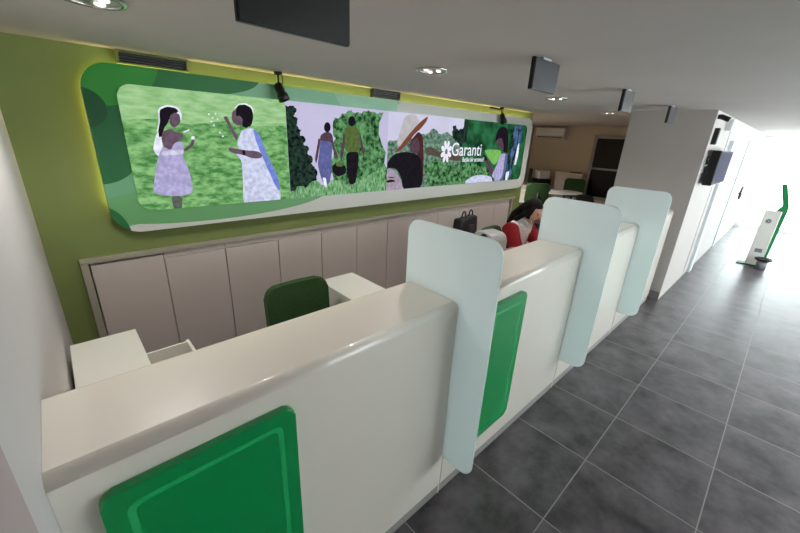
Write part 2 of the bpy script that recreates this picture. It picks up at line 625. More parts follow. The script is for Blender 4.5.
FIG = {
 1: [
  ('farlawn',[(0.395,2.13),(0.40,2.16),(0.42,2.195),(0.45,2.214),(0.48,2.221),(1.56,2.221),(1.56,2.02),(1.3,2.0),(1.05,2.03),(0.8,1.99),(0.6,2.02),(0.395,2.0)]),
  ('glow',[(0.612,2.087),(0.674,2.115),(0.74,2.105),(0.757,2.061),(0.745,2.008),(0.718,2.055),(0.677,2.084),(0.629,2.065),(0.597,1.952),(0.566,1.894),(0.539,1.812),(0.56,1.768),(0.602,1.779),(0.603,1.863),(0.603,1.936),(0.577,1.919),(0.604,2)]),
  ('hair',[(0.624,2.08),(0.672,2.103),(0.724,2.096),(0.739,2.073),(0.705,2.054),(0.676,2.028),(0.654,1.987),(0.631,1.961),(0.611,1.904),(0.588,1.895),(0.594,1.952),(0.612,2.001),(0.616,2.048)]),
  ('skin',[(0.678,2.044),(0.712,2.068),(0.741,2.057),(0.742,2.008),(0.722,1.982),(0.696,1.964),(0.675,1.975),(0.669,2.004)]),
  ('skin',[(0.616,1.937),(0.673,1.958),(0.688,1.939),(0.723,1.932),(0.745,1.925),(0.743,1.905),(0.697,1.865),(0.642,1.805),(0.613,1.821),(0.603,1.879)]),
  ('skin',[(0.729,1.814),(0.784,1.854),(0.797,1.889),(0.818,1.883),(0.798,1.837),(0.744,1.802)]),
  ('lilac',[(0.601,1.838),(0.65,1.808),(0.681,1.864),(0.738,1.871),(0.733,1.814),(0.72,1.771),(0.749,1.664),(0.755,1.499),(0.681,1.476),(0.584,1.483),(0.493,1.508),(0.517,1.619),(0.558,1.754)]),
  ('sash',[(0.594,1.804),(0.73,1.816),(0.728,1.781),(0.583,1.771)]),
  ('glow',[(0.748,1.942),(0.79,1.959),(0.792,1.949),(0.749,1.93)]),
  ('glow',[(0.82,1.9),(0.815,1.89),(0.805,1.886),(0.796,1.89),(0.793,1.899),(0.799,1.909),(0.809,1.913),(0.817,1.91)]),
  ('shade',[(0.6,1.482),(0.677,1.476),(0.653,1.379),(0.605,1.384)]),
  ('skin',[(1.11,2.099),(1.146,2.123),(1.173,2.077),(1.19,2.051),(1.175,2.004),(1.137,2.003),(1.111,2.019),(1.101,2.045)]),
  ('glow',[(1.122,2.118),(1.164,2.163),(1.224,2.173),(1.276,2.147),(1.286,2.093),(1.266,2.128),(1.22,2.154),(1.166,2.146)]),
  ('hair',[(1.14,2.119),(1.163,2.152),(1.22,2.161),(1.267,2.138),(1.276,2.074),(1.254,2.008),(1.202,1.982),(1.175,2.004),(1.19,2.051),(1.164,2.076),(1.14,2.066)]),
  ('skin',[(1.037,2.059),(1.07,2.065),(1.081,2.035),(1.097,1.983),(1.138,1.92),(1.124,1.883),(1.092,1.937),(1.067,2.008)]),
  ('white',[(1.172,1.968),(1.252,1.99),(1.299,1.954),(1.34,1.829),(1.403,1.667),(1.459,1.516),(1.463,1.406),(1.281,1.399),(1.123,1.401),(1.138,1.554),(1.147,1.731),(1.103,1.779),(1.136,1.817),(1.122,1.864),(1.152,1.93)]),
  ('blue',[(1.262,1.984),(1.313,1.945),(1.367,1.769),(1.452,1.581),(1.462,1.461),(1.423,1.497),(1.35,1.688),(1.298,1.829),(1.275,1.905)]),
  ('skin',[(1.053,1.835),(1.118,1.823),(1.195,1.812),(1.296,1.805),(1.325,1.769),(1.301,1.746),(1.229,1.75),(1.152,1.779),(1.085,1.789),(1.055,1.807)]),
  ('hair',[(1.155,1.812),(1.179,1.816),(1.183,1.777),(1.161,1.774)]),
  ('glow',[(0.945,2.07),(0.943,2.065),(0.937,2.063),(0.933,2.065),(0.931,2.07),(0.934,2.074),(0.939,2.077),(0.944,2.075)]),
  ('glow',[(0.968,2.046),(0.965,2.041),(0.96,2.039),(0.955,2.041),(0.954,2.045),(0.957,2.05),(0.962,2.053),(0.967,2.051)]),
  ('glow',[(0.993,2.077),(0.99,2.072),(0.985,2.07),(0.98,2.071),(0.979,2.076),(0.981,2.081),(0.987,2.084),(0.991,2.082)]),
  ('glow',[(0.956,2.02),(0.953,2.015),(0.948,2.012),(0.943,2.014),(0.942,2.019),(0.945,2.024),(0.95,2.026),(0.955,2.024)]),
  ('glow',[(1.002,2.04),(1,2.035),(0.994,2.032),(0.99,2.034),(0.988,2.039),(0.991,2.044),(0.996,2.046),(1.001,2.044)]),
  ('glow',[(1.027,1.917),(1.024,1.912),(1.019,1.909),(1.014,1.911),(1.012,1.916),(1.015,1.922),(1.021,1.924),(1.026,1.922)]),
  ('glow',[(1.008,1.943),(1.006,1.938),(1,1.936),(0.996,1.938),(0.994,1.943),(0.997,1.948),(1.002,1.95),(1.007,1.948)]),
  ('glow',[(0.97,1.994),(0.968,1.989),(0.962,1.987),(0.958,1.989),(0.956,1.994),(0.959,1.999),(0.964,2.001),(0.969,1.999)]),
 ],
 2: [
  ('meadow',[(1.56,1.385),(2.735,1.385),(2.735,1.5),(2.3,1.46),(1.9,1.44),(1.56,1.46)]),
  ('rightwood',[(2.032,2.049),(2.058,2.117),(2.096,2.111),(2.14,2.164),(2.188,2.159),(2.251,2.2),(2.319,2.181),(2.412,2.202),(2.534,2.2),(2.666,2.206),(2.697,1.406),(2.062,1.437),(2.019,1.503),(2.037,1.809)]),
  ('pine',[(1.537,2.195),(1.598,2.186),(1.659,2.168),(1.632,2.105),(1.672,2.077),(1.656,2.03),(1.704,1.993),(1.683,1.945),(1.737,1.919),(1.716,1.873),(1.771,1.821),(1.75,1.791),(1.807,1.744),(1.785,1.698),(1.852,1.601),(1.807,1.514),(1.725,1.483),(1.514,1.453),(1.524,1.806)]),
  ('meadow',[(1.513,1.444),(1.628,1.489),(1.724,1.465),(1.808,1.532),(1.911,1.491),(2.064,1.529),(2.178,1.476),(2.347,1.516),(2.498,1.579),(2.688,1.643),(2.697,1.406),(2.062,1.433)]),
  ('hair',[(2.01,2.028),(2.005,2.004),(1.99,1.986),(1.972,1.979),(1.953,1.985),(1.94,2.001),(1.936,2.024),(1.942,2.047),(1.956,2.065),(1.974,2.072),(1.993,2.067),(2.006,2.051)]),
  ('duskskin',[(1.895,1.952),(1.947,1.982),(1.999,1.984),(2.03,1.956),(2.038,1.875),(1.887,1.893)]),
  ('denim',[(1.884,1.91),(2.028,1.893),(2.014,1.756),(2.011,1.632),(1.986,1.505),(1.921,1.49),(1.882,1.582),(1.855,1.688),(1.88,1.808)]),
  ('duskskin',[(1.875,1.934),(1.85,1.825),(1.827,1.74),(1.839,1.689),(1.862,1.757),(1.872,1.808),(1.894,1.91)]),
  ('duskskin',[(2.025,1.947),(2.049,1.844),(2.091,1.756),(2.079,1.729),(2.037,1.809),(2.011,1.896)]),
  ('glow',[(1.904,1.563),(1.943,1.562),(1.953,1.474),(1.927,1.464)]),
  ('hair',[(2.301,2.097),(2.295,2.072),(2.278,2.053),(2.255,2.046),(2.232,2.051),(2.216,2.068),(2.21,2.092),(2.216,2.116),(2.232,2.135),(2.255,2.143),(2.278,2.138),(2.294,2.121)]),
  ('olive',[(2.16,2.021),(2.216,2.049),(2.296,2.048),(2.355,2.011),(2.368,1.903),(2.345,1.802),(2.181,1.801),(2.159,1.899)]),
  ('duskskin',[(2.16,2.004),(2.137,1.881),(2.108,1.756),(2.13,1.723),(2.158,1.81),(2.173,1.934)]),
  ('duskskin',[(2.355,2.002),(2.392,1.885),(2.418,1.793),(2.406,1.755),(2.369,1.83),(2.356,1.921)]),
  ('hair',[(2.181,1.801),(2.345,1.807),(2.333,1.661),(2.302,1.489),(2.225,1.473),(2.191,1.627)]),
  ('hair',[(2.012,1.668),(2.068,1.706),(2.18,1.673),(2.179,1.59),(2.087,1.565),(2.022,1.604)]),
  ('olive',[(2.157,1.683),(2.147,1.67),(2.122,1.663),(2.092,1.663),(2.067,1.672),(2.058,1.685),(2.068,1.697),(2.092,1.705),(2.123,1.704),(2.147,1.696)]),
 ],
 3: [
  ('haze',[(2.702,1.911),(2.832,1.927),(2.969,1.923),(3.109,1.959),(3.283,2.013),(3.433,2.069),(3.569,2.023),(3.736,2.05),(3.917,2.036),(4.089,2.086),(4.194,1.394),(3.341,1.411),(2.733,1.425)]),
  ('branch',[(3.329,1.853),(3.455,1.871),(3.595,1.809),(4.131,1.802),(4.151,1.688),(3.675,1.726),(3.5,1.766),(3.362,1.781)]),
  ('rightwood',[(3.35,1.644),(3.61,1.694),(3.864,1.657),(4.145,1.676),(4.194,1.394),(3.374,1.41)]),
  ('pine',[(3.825,2.118),(3.882,2.142),(3.947,2.08),(4.014,2.127),(4.072,2.184),(4.136,1.816),(3.977,1.894),(3.894,1.948),(3.827,2.033)]),
  ('hat',[(2.874,1.905),(2.931,2.076),(2.979,2.185),(3.074,2.214),(3.161,2.206),(3.217,2.137),(3.049,1.986),(2.904,1.852)]),
  ('brim',[(2.839,1.8),(2.917,1.864),(3.048,1.996),(3.217,2.137),(3.36,2.218),(3.336,2.154),(3.233,2.061),(3.148,2.009),(3.027,1.889),(2.92,1.814)]),
  ('brown',[(3.082,1.929),(3.205,2.04),(3.285,1.994),(3.326,1.729),(3.339,1.429),(3.248,1.455),(3.227,1.791),(3.076,1.811)]),
  ('duskskin',[(3.089,1.91),(3.18,1.98),(3.237,1.913),(3.249,1.852),(3.224,1.791),(3.152,1.787),(3.084,1.831)]),
  ('hair',[(2.711,1.696),(2.839,1.787),(3.004,1.811),(3.197,1.787),(3.296,1.708),(3.341,1.411),(3.003,1.409),(2.951,1.542),(2.862,1.631),(2.766,1.633),(2.711,1.56)]),
  ('paleface',[(2.726,1.461),(2.727,1.56),(2.761,1.625),(2.835,1.615),(2.937,1.532),(3.003,1.411),(2.738,1.416)]),
  ('hair',[(2.759,1.495),(2.799,1.505),(2.861,1.495),(2.867,1.478),(2.817,1.476),(2.768,1.471)]),
  ('hair',[(2.75,1.527),(2.809,1.537),(2.876,1.514),(2.815,1.523)]),
 ],
 4: [
  ('pine',[(4.041,2.194),(4.15,2.182),(4.149,2.061),(4.216,1.909),(3.986,1.915),(3.879,1.996),(3.966,2.035),(4.033,2.112)]),
  ('lime',[(4.565,1.85),(5.037,1.848),(5.02,1.705),(4.869,1.62),(4.705,1.729)]),
  ('rightwood',[(3.9,1.658),(4.226,1.672),(4.632,1.624),(4.839,1.488),(4.202,1.418),(3.938,1.406)]),
  ('skydusk',[(5.305,2.195),(5.524,2.214),(5.569,2.192),(5.545,2),(5.45,1.702),(5.402,1.392),(5.246,1.399),(5.272,1.771)]),
  ('pine',[(5.232,2.069),(5.316,2.082),(5.294,1.771),(5.269,1.414),(5.193,1.417),(5.228,1.771)]),
  ('pine',[(5.429,2.152),(5.487,2.155),(5.469,1.794),(5.415,1.539),(5.376,1.563),(5.416,1.817)]),
  ('glow',[(5.477,1.92),(5.518,1.966),(5.546,1.771),(5.512,1.619),(5.453,1.613)]),
  ('glow',[(5.243,1.508),(5.34,1.529),(5.338,1.423),(5.251,1.415)]),
  ('hair',[(4.835,2.086),(4.898,2.151),(5.012,2.181),(5.127,2.14),(5.189,1.992),(5.2,1.794),(5.064,1.826),(5.001,1.987),(4.895,2.005),(4.829,1.951)]),
  ('duskskin',[(4.895,2.005),(4.993,2.018),(5.077,1.902),(5.075,1.815),(5.013,1.863),(4.913,1.9),(4.86,1.952)]),
  ('lilac',[(5.03,1.793),(5.179,1.793),(5.188,1.681),(5.161,1.453),(5.046,1.403),(4.914,1.429),(4.842,1.477),(4.92,1.574),(4.975,1.684)]),
  ('denim',[(5.149,1.793),(5.222,1.794),(5.225,1.544),(5.174,1.406),(5.109,1.405),(5.158,1.5)]),
  ('white',[(4.201,1.424),(4.366,1.484),(4.546,1.498),(4.824,1.466),(4.92,1.404),(4.238,1.41)]),
  ('duskskin',[(4.549,1.751),(4.621,1.761),(4.885,1.553),(4.862,1.476),(4.779,1.523)]),
  ('hair',[(4.535,1.766),(4.607,1.776),(4.701,1.698),(4.649,1.688)]),
 ],
}

BGS = {1: 'grass', 2: 'duskbg', 3: 'hazebg', 4: 'darkwood'}
PLAB = {1: 'printed photo of two children blowing bubbles on grass', 2: 'printed photo of a couple walking away with a basket', 3: 'printed photo of two women, one in a pale sun hat', 4: 'printed photo of a woman in white outdoors'}
def soften(pts, n=2):
    # rounded outline for people and cloth
    for _ in range(n):
        q = []
        for (a, c), (d, e) in zip(pts, pts[1:] + pts[:1]):
            q += [(a * .83 + d * .17, c * .83 + e * .17), (a * .17 + d * .83, c * .17 + e * .83)]
        pts = q
    return pts
def crosses(pts):
    n = len(pts)
    def o(p, q, r):
        return (q[0] - p[0]) * (r[1] - p[1]) - (q[1] - p[1]) * (r[0] - p[0])
    for i in range(n):
        a, b_ = pts[i], pts[(i + 1) % n]
        for j in range(i + 2, n):
            if i == 0 and j == n - 1:
                continue
            c, d = pts[j], pts[(j + 1) % n]
            if o(a, b_, c) * o(a, b_, d) < 0 and o(c, d, a) * o(c, d, b_) < 0:
                return True
    return False
def ragged(pts, amp, n=3):
    # leafy outline: midpoints pushed in and out
    for _ in range(n):
        for tries in range(30):
            q = []
            for (a, c), (d, e) in zip(pts, pts[1:] + pts[:1]):
                L_ = math.hypot(d - a, e - c)
                k_ = amp * random.uniform(-1, 1) * .9 ** tries
                if abs(c - PZ0) + abs(e - PZ0) < .01 or min(abs(a - w) + abs(d - w) for w in PB) < .01:
                    k_ = 0      # along the border of the print
                q += [(a, c), ((a + d) / 2 - k_ * (e - c), (c + e) / 2 + k_ * (d - a))]
            if not crosses(q):
                pts = q
                break
    return pts
def clipx(pts, x0, x1, raw=False):
    # outlines that reach the border of their picture are carried right up to it
    res = []
    for u, v in pts:
        if raw: pass
        elif u < x0 + .045: u = x0 + .001
        if raw: pass
        elif u > x1 - .045: u = x1 - .001
        if v < PZ0 + .035: v = PZ0 + .001
        res.append((u, min(v, PZ1 - .003)))
    return res
for i in (1, 2, 3, 4):
    x0, x1 = PB[i - 1], PB[i]
    full = rrect(PB[0], PB[-1], PZ0, PZ1, 0.085, 8)
    out = [p for p in full]
    # outline of this picture: the rounded end where it is an end, square elsewhere
    if i == 1:
        o_ = [(x1, PZ0), (x1, PZ1)] + full[9:27]
    elif i == 4:
        o_ = [(x0, PZ1), (x0, PZ0)] + full[27:36] + full[0:9]
    else:
        o_ = [(x0, PZ0), (x1, PZ0), (x1, PZ1), (x0, PZ1)]
    names = [BGS[i]]
    bm = bmesh.new()
    prism(bm, o_, XZ, 2.226, 2.2378, 0)
    bmesh.ops.recalc_face_normals(bm, faces=bm.faces[:])
    for j, (mn, pts) in enumerate(FIG[i]):
        if mn not in names:
            names.append(mn)
        if mn in ('pine', 'rightwood', 'haze', 'meadow'):
            pts = clipx(ragged(clipx(pts, x0, x1), .22), x0, x1, True)
        elif mn != 'farlawn':
            pts = clipx(soften(clipx(pts, x0, x1)), x0, x1, True)
        flat(bm, pts, 2.2254 - 0.0002 * j, names.index(mn))
    pic = obj('picture', bm, [M['e_' + n] for n in names], disp, recalc=False)
    pic['label'] = PLAB[i]

# white lettering and clover mark on the display
def text_mesh(body, size, z, x, y, bold=0.0, width=None):
    cu = bpy.data.curves.new('text', 'FONT')
    cu.body = body
    cu.size = size
    cu.extrude = 0.0008
    cu.offset = bold
    to = bpy.data.objects.new('text', cu)
    C.objects.link(to)
    dg = bpy.context.evaluated_depsgraph_get()
    me = bpy.data.meshes.new_from_object(to.evaluated_get(dg))
    bpy.data.objects.remove(to)
    xs = [v.co.x for v in me.vertices]
    s = (width / (max(xs) - min(xs))) if width else 1.0
    xm = min(xs)
    for v in me.vertices:
        a, b, c = v.co
        v.co = ((a - xm) * s + x, y - c, b + z)
    return me
yl = 2.2205
me = text_mesh('Garanti', 0.235, 1.765, 3.845, yl, 0.001, 0.655)
me.materials.append(M['e_logo'])
lo = bpy.data.objects.new('brand_lettering', me)
C.objects.link(lo)
lo.parent = disp
me = text_mesh('Ba\u015fka bir arzunuz?', 0.085, 1.685, 4.09, yl, 0.0005, 0.50)
me.materials.append(M['e_logo'])
lo2 = bpy.data.objects.new('slogan_lettering', me)
C.objects.link(lo2)
lo2.parent = disp
bm = bmesh.new()
for q in range(8):
    a = PI / 8 + q * PI / 4
    big = 1.0 if q not in (3, 4) else 0.92
    petal = []
    for t in range(13):
        th = 2 * PI * t / 12
        rr = 0.083 + 0.057 * math.cos(th)
        w_ = 0.036 * math.sin(th) * (0.55 + 0.45 * rr / 0.14)
        petal.append((3.735 + (rr * math.cos(a) - w_ * math.sin(a)) * 0.80, 1.815 + (rr * math.sin(a) + w_ * math.cos(a)) * 1.02))
    flat(bm, petal, yl - 0.0001 * q, 0)
obj('clover_mark', bm, M['e_logo'], disp, recalc=False)

# ------------------------------------------------------------------ ventilation grilles above the display
for (x0, x1), lab in (((0.44, 0.86), 'pale slotted air grille high on the wall over the children picture'), ((2.57, 2.95), 'dark slotted air grille high on the wall above the hat picture')):
    t = thing('air_grille', lab, 'vent', ((x0 + x1) / 2, 2.33, 2.385), 0, 'air grilles above the display')
    hw = (x1 - x0) / 2
    bm = bmesh.new()
    for b in ((-hw, hw, .028, .040), (-hw, hw, -.040, -.030), (-hw, -hw + .014, -.030, .028), (hw - .014, hw, -.030, .028)):
        box(bm, b[0], b[1], -.05, 0, b[2], b[3])
    obj('frame', bm, M['olive'] if x0 < 1 else M['darkgrey'], t)
    pbox('backing', t, M['black'], -hw + .014, hw - .014, -.02, -.012, -.030, .028)
    bm = bmesh.new()
    for q in range(3):
        z = -.018 + q * .017
        box(bm, -hw + .014, hw - .014, -.046, -.022, z, z + .006)
    obj('slats', bm, M['darkgrey'], t)

# ------------------------------------------------------------------ picture spotlights
def spot(x, lab, dx):
    t = thing('display_spotlight', lab, 'spotlight', (x, 2.2, CEIL), 0, 'black spotlights above the display')
    bm = bmesh.new()
    lathe(bm, [(0.032, 0.0), (0.032, -0.02), (0.012, -0.024)], n=16)
    obj('ceiling_plate', bm, M['black'], t)
    bm = bmesh.new()
    tube(bm, [(0, 0, -.02), (0, 0, -.07), (-.01, -.02, -.10)], 0.008, 8)
    tube(bm, [(.035, 0, 0), (.035, -.005, -.07), (.02, -.02, -.10)], 0.003, 6)
    if dx:
        tube(bm, [(0, 0, -.03), (-dx, 0.02, -.025)], 0.012, 8)
    obj('arm', bm, M['black'], t)
    bm = bmesh.new()
    ax = Vector((0.03, -0.03, -0.10)).normalized()
    p0 = Vector((-.02, -.015, -.085))
    mt = Matrix.Translation(p0) @ ax.to_track_quat('Z', 'Y').to_matrix().to_4x4()
    lathe(bm, [(.022, 0), (.034, .014), (.036, .08), (.044, .09), (.047, .14), (.040, .142), (.036, .12)], n=18, mtx=mt)
    obj('lamp_head', bm, M['black'], t)
spot(1.50, 'small black spotlight hanging above the boundary of the first two pictures', 0)
spot(4.86, 'small black spotlight on an arm above the rightmost picture', 0.26)

# ------------------------------------------------------------------ ceiling downlights
def ellipsoid_(bm, c, r):
    rr = bmesh.ops.create_uvsphere(bm, u_segments=12, v_segments=8, radius=1.0)
    for v in rr['verts']:
        v.co = Vector((c[0] + v.co.x * r[0], c[1] + v.co.y * r[1], c[2] + v.co.z * r[2]))

def downlight(x, y, lab, power):
    t = thing('ceiling_downlight', lab, 'downlight', (x, y, CEIL), 0, 'recessed downlights over the counter')
    bm = bmesh.new()
    lathe(bm, [(.092, 0), (.112, 0), (.116, -.006), (.110, -.012), (.096, -.012)], n=36, closed=True)
    obj('trim_ring', bm, M['chrome'], t)
    bm = bmesh.new()
    lathe(bm, [(.094, -.004), (.07, -.002), (.001, -.001)], n=36)
    obj('reflector', bm, M['reflector'], t)
    for bx, by in ((-.05, .01), (.035, -.03), (.03, .045)):
        bm = bmesh.new()
        ellipsoid_(bm, (bx, by, -.008), (.020, .012, .008))
        obj('bulb', bm, M['bulb'], t)
    L = bpy.data.lights.new('downlight_lamp', 'SPOT')
    L.energy = power
    L.color = (1.0, 0.95, 0.90)
    L.spot_size = 2.6
    L.spot_blend = 0.6
    L.shadow_soft_size = 0.09
    lo = bpy.data.objects.new('downlight_lamp', L)
    C.objects.link(lo)
    lo.location = (0, 0, -.03)
    lo.parent = t
P = 50
downlight(0.235, 1.105, 'round chrome downlight at the upper left corner above the first booth', P)
downlight(2.075, 1.02, 'round chrome downlight in the ceiling above the hat picture', P)
downlight(4.015, 1.02, 'round downlight glowing just behind the hanging screen of the second booth', P)
downlight(6.0, 1.15, 'small distant downlight behind the third hanging screen', P)
downlight(6.75, 3.5, 'hidden lamp added to brighten the far room beyond the end of the picture wall', P * 8)  # out of view behind the partition, added to brighten the far room

# ------------------------------------------------------------------ teller counter, four sections
HC, WC = 1.252, 0.345
PX = [1.2812, 2.7638, 4.1747]
SEC = [(LW, PX[0] - .006), (PX[0] + .006, PX[1] - .006), (PX[1] + .006, PX[2] - .006), (PX[2] + .006, 5.625)]
SLAB = ['cream lacquered counter section nearest the left wall with a green inset', 'cream counter section between the first and second frosted screens', 'cream counter section between the second and third frosted screens', 'last cream counter section ending beside the grey pillar']
IN = [(-.085, .412), (1.415, 1.912), (2.87, 3.34), (4.30, 4.76)]
def arc(cx, cz, r, a0, a1, n=8):
    return [(cx + r * math.cos(a0 + (a1 - a0) * i / n), cz + r * math.sin(a0 + (a1 - a0) * i / n)) for i in range(n + 1)]
for i, (x0, x1) in enumerate(SEC):
    t = thing('teller_counter', SLAB[i], 'counter', ((x0 + x1) / 2, 0, 0), 0, 'teller counter sections')
    xm = (x0 + x1) / 2
    r = 0.032
    prof = [(0.0, 0.075)] + arc(r, HC - r, r, PI, PI / 2) + arc(WC - .012, HC - .012, .012, PI / 2, 0, 4) + [(WC, 0.075)]
    bm = bmesh.new()
    prism(bm, prof, YZ, x0 - xm + .0005, x1 - xm - .0005)
    obj('counter_body', bm, M['counter'], t)
    pbox('plinth', t, M['plinth'], x0 - xm + .0005, x1 - xm - .0005, 0.006, WC - .03, 0, 0.075)
    a, b = IN[i][0] - xm, IN[i][1] - xm
    bm = bmesh.new()
    prism(bm, rrect(a, b, .25, 1.155, .03, 6), XZ, -.030, 0, 0, bev=.006)
    ins = obj('green_inset', bm, M['greenglass'], t)
    ins['label'] = 'glossy green acrylic panel set on the counter front'
    bm = bmesh.new()
    outer, inner = rrect(a + .045, b - .045, .295, 1.11, .03, 6), rrect(a + .062, b - .062, .312, 1.093, .02, 6)
    A = [bm.verts.new((u, -.0305, v)) for u, v in outer]
    B = [bm.verts.new((u, -.0305, v)) for u, v in inner]
    for k in range(len(A)):
        bm.faces.new((A[k], A[(k + 1) % len(A)], B[(k + 1) % len(A)], B[k]))
    e = obj('inner_edge_glow', bm, M['greenglow'], ins)  # flat ring in lighter green, glow of the acrylic edge put into colour

# frosted screens slotted between the sections
GLAB = ['tall frosted glass screen with rounded corners nearest the camera', 'frosted glass screen in the middle of the three on the counter', 'frosted glass screen closest to the grey pillar']
for i, px in enumerate(PX):
    bm = bmesh.new()
    prism(bm, rrect(-.194, .365, .292, 1.597, .075, 8), YZ, -.005, .005, 0)
    o = obj('counter_screen', bm, M['frost'], loc=(px, 0, 0))
    tag(o, GLAB[i], 'glass screen', 'frosted screens along the counter')
    # plinth strip closing the joint below the glass
    bm = bmesh.new()
    box(bm, -.0055, .0055, .003, WC - .02, 0, .288)
    j = obj('joint_strip', bm, M['counter'], o)

# ------------------------------------------------------------------ number displays hung from the ceiling
def number_display(x0, x1, z0, lab, face, gl):
    t = thing('hanging_display', lab, 'display screen', ((x0 + x1) / 2, 0.2, CEIL), 0, 'customer screens hung over the counter')
    hw = (x1 - x0) / 2
    z0 -= CEIL
    bm = bmesh.new()
    box(bm, -hw, hw, 0.006, 0.026, z0, -.010, .004)
    obj('housing', bm, M['black'], t)
    bm = bmesh.new()
    box(bm, -hw + .004, hw - .004, -.001, .0065, z0 + .004, -.014, .002)
    obj('screen', bm, face, t)
    bm = bmesh.new()
    box(bm, -.05, .05, .008, .05, -.012, 0, .003)
    obj('ceiling_mount', bm, M['lightplastic'], t)
number_display(.436, .797, 2.253, 'black hanging screen at the top edge, nearest the camera', M['black'], 0)
number_display(2.0, 2.29, 2.258, 'grey hanging screen above the second counter section, second from the camera', M['darkgrey'], 0)
number_display(3.48, 3.73, 2.254, 'grey hanging screen above the middle frosted glass', M['darkgrey'], 0)
number_display(5.00, 5.27, 2.245, 'smallest grey hanging screen, seen against the pillar', M['darkgrey'], 0)

# ------------------------------------------------------------------ teller furniture
def return_desk(x0, x1, y1, lab, drawer):
    t = thing('return_desk', lab, 'desk', ((x0 + x1) / 2, 0, 0), 0, 'white return desks behind the counter')
    hw = (x1 - x0) / 2
    bm = bmesh.new()
    box(bm, -hw, hw, 0.36, y1, .775, .80, .003)
    obj('top', bm, M['white'], t)
    bm = bmesh.new()
    for b in ((-hw + .01, -hw + .03, .37, y1 - .01, 0, .775), (hw - .03, hw - .01, .37, y1 - .01, .0, .64), (-hw + .03, hw - .03, y1 - .03, y1 - .01, 0, .775), (-hw + .03, hw - .03, .37, .39, 0, .775), (-hw + .03, hw - .03, .39, y1 - .03, .60, .615)):
        box(bm, *b)
    obj('body', bm, M['white'], t)
    if drawer:
        bm = bmesh.new()
        d0, d1 = .62, 1.262
        e = drawer
        for b in ((hw - .25, hw + e, d0, d0 + .012, .65, .755), (hw - .25, hw + e, d1 - .012, d1, .65, .785), (hw - .25, hw + e, d0, d1, .64, .65)):
            box(bm, *b)
        dr = obj('drawer', bm, M['white'], t)
        pbox('drawer_front', dr, M['white'], hw + e, hw + e + .016, d0 - .01, d1 + .01, .63, .79, bev=.002)
    else:
        bm = bmesh.new()
        box(bm, hw - .011, hw + .004, .40, y1 - .02, .65, .765, .002)
        dr = obj('drawer', bm, M['white'], t)
    return t
return_desk(-.137, .166, 1.575, 'white return desk in the corner against the left wall, drawer pulled out', .20)
return_desk(1.45, 1.79, 1.575, 'white return desk beside the empty green chair, before the cupboards', 0)
return_desk(2.86, 3.37, 1.55, 'white return desk carrying the black handbag', 0)

for i, (x0, x1) in enumerate(((.18, 1.44), (1.81, 2.84), (3.39, 4.6))):
    if i == 0:
        x0 = .40
    t = thing('teller_worktop', ['white worktop behind the counter before the empty green chair', 'white worktop behind the middle of the counter', 'white worktop in front of the seated woman'][i], 'desk', ((x0 + x1) / 2, 0, 0), 0, 'worktops behind the counter')
    hw = (x1 - x0) / 2
    pbox('top', t, M['white'], -hw, hw, .36, .93, .72, .745, bev=.003)
    for s in (-1, 1):
        pbox('side_panel', t, M['white'], s * (hw - .02) - .01, s * (hw - .02) + .01, .37, .85, 0, .72)

# green swivel chair, faces -y
def chair(lab, base_mat=None):
    t = thing('office_chair', lab, 'chair', (0, 0, 0), 0, 'green office chairs')
    bm = bmesh.new()
    box(bm, -.235, .235, -.24, .20, .44, .515, .03, 3)
    obj('seat', bm, M['chair'], t, smooth=True)
    bm = bmesh.new()
    # backrest: rounded outline curved in plan
    n = 14
    front, back = [], []
    pts = rrect(-.235, .235, .56, .985, .07, 6)
    prism(bm, pts, XZ, -.028, .028)
    es = [e for e in bm.edges if abs(e.verts[0].co.y - e.verts[1].co.y) < 1e-6]
    bmesh.ops.bevel(bm, geom=es, offset=.018, segments=3, affect='EDGES', profile=.5)
    bmesh.ops.subdivide_edges(bm, edges=[e for e in bm.edges if abs(e.verts[0].co.x - e.verts[1].co.x) > .3], cuts=6)
    for v in bm.verts:
        v.co.y += .20 + .08 * (v.co.z - .56) - 0.5 * v.co.x ** 2
    obj('backrest', bm, M['chair'], t)
    bm = bmesh.new()
    tube(bm, [(0, .10, .43), (0, .25, .44), (0, .262, .60), (0, .275, .80)], [.022, .022, .02, .018], 10)
    obj('back_bar', bm, M['black'], t)
    bm = bmesh.new()
    lathe(bm, [(.028, .12), (.028, .30), (.018, .31), (.018, .42), (.09, .425), (.09, .44)], n=16)
    obj('gas_column', bm, M['black'], t)
    for k in range(5):
        a = 2 * PI * k / 5 + .3
        bm = bmesh.new()
        c, s = math.cos(a), math.sin(a)
        tube(bm, [(0, 0, .13), (.15 * c, .15 * s, .105), (.29 * c, .29 * s, .075)], [.026, .02, .014], 8)
        leg = obj('leg', bm, M['black'], t)
        bm = bmesh.new()
        mt = Matrix.Translation((.29 * c, .29 * s, .028)) @ Matrix.Rotation(a + PI / 2, 4, 'Z') @ Matrix.Rotation(PI / 2, 4, 'Y')
        lathe(bm, [(.028, -.02), (.028, .02)], n=14, mtx=mt)
        obj('caster', bm, M['black'], leg)
    return t
c0 = chair('empty green fabric chair behind the first counter section')
c0.location = (1.085, 1.05, 0)
dup(c0, (3.76, 1.21, 0), .1, 'green fabric chair with the red-jacketed woman sitting on it')

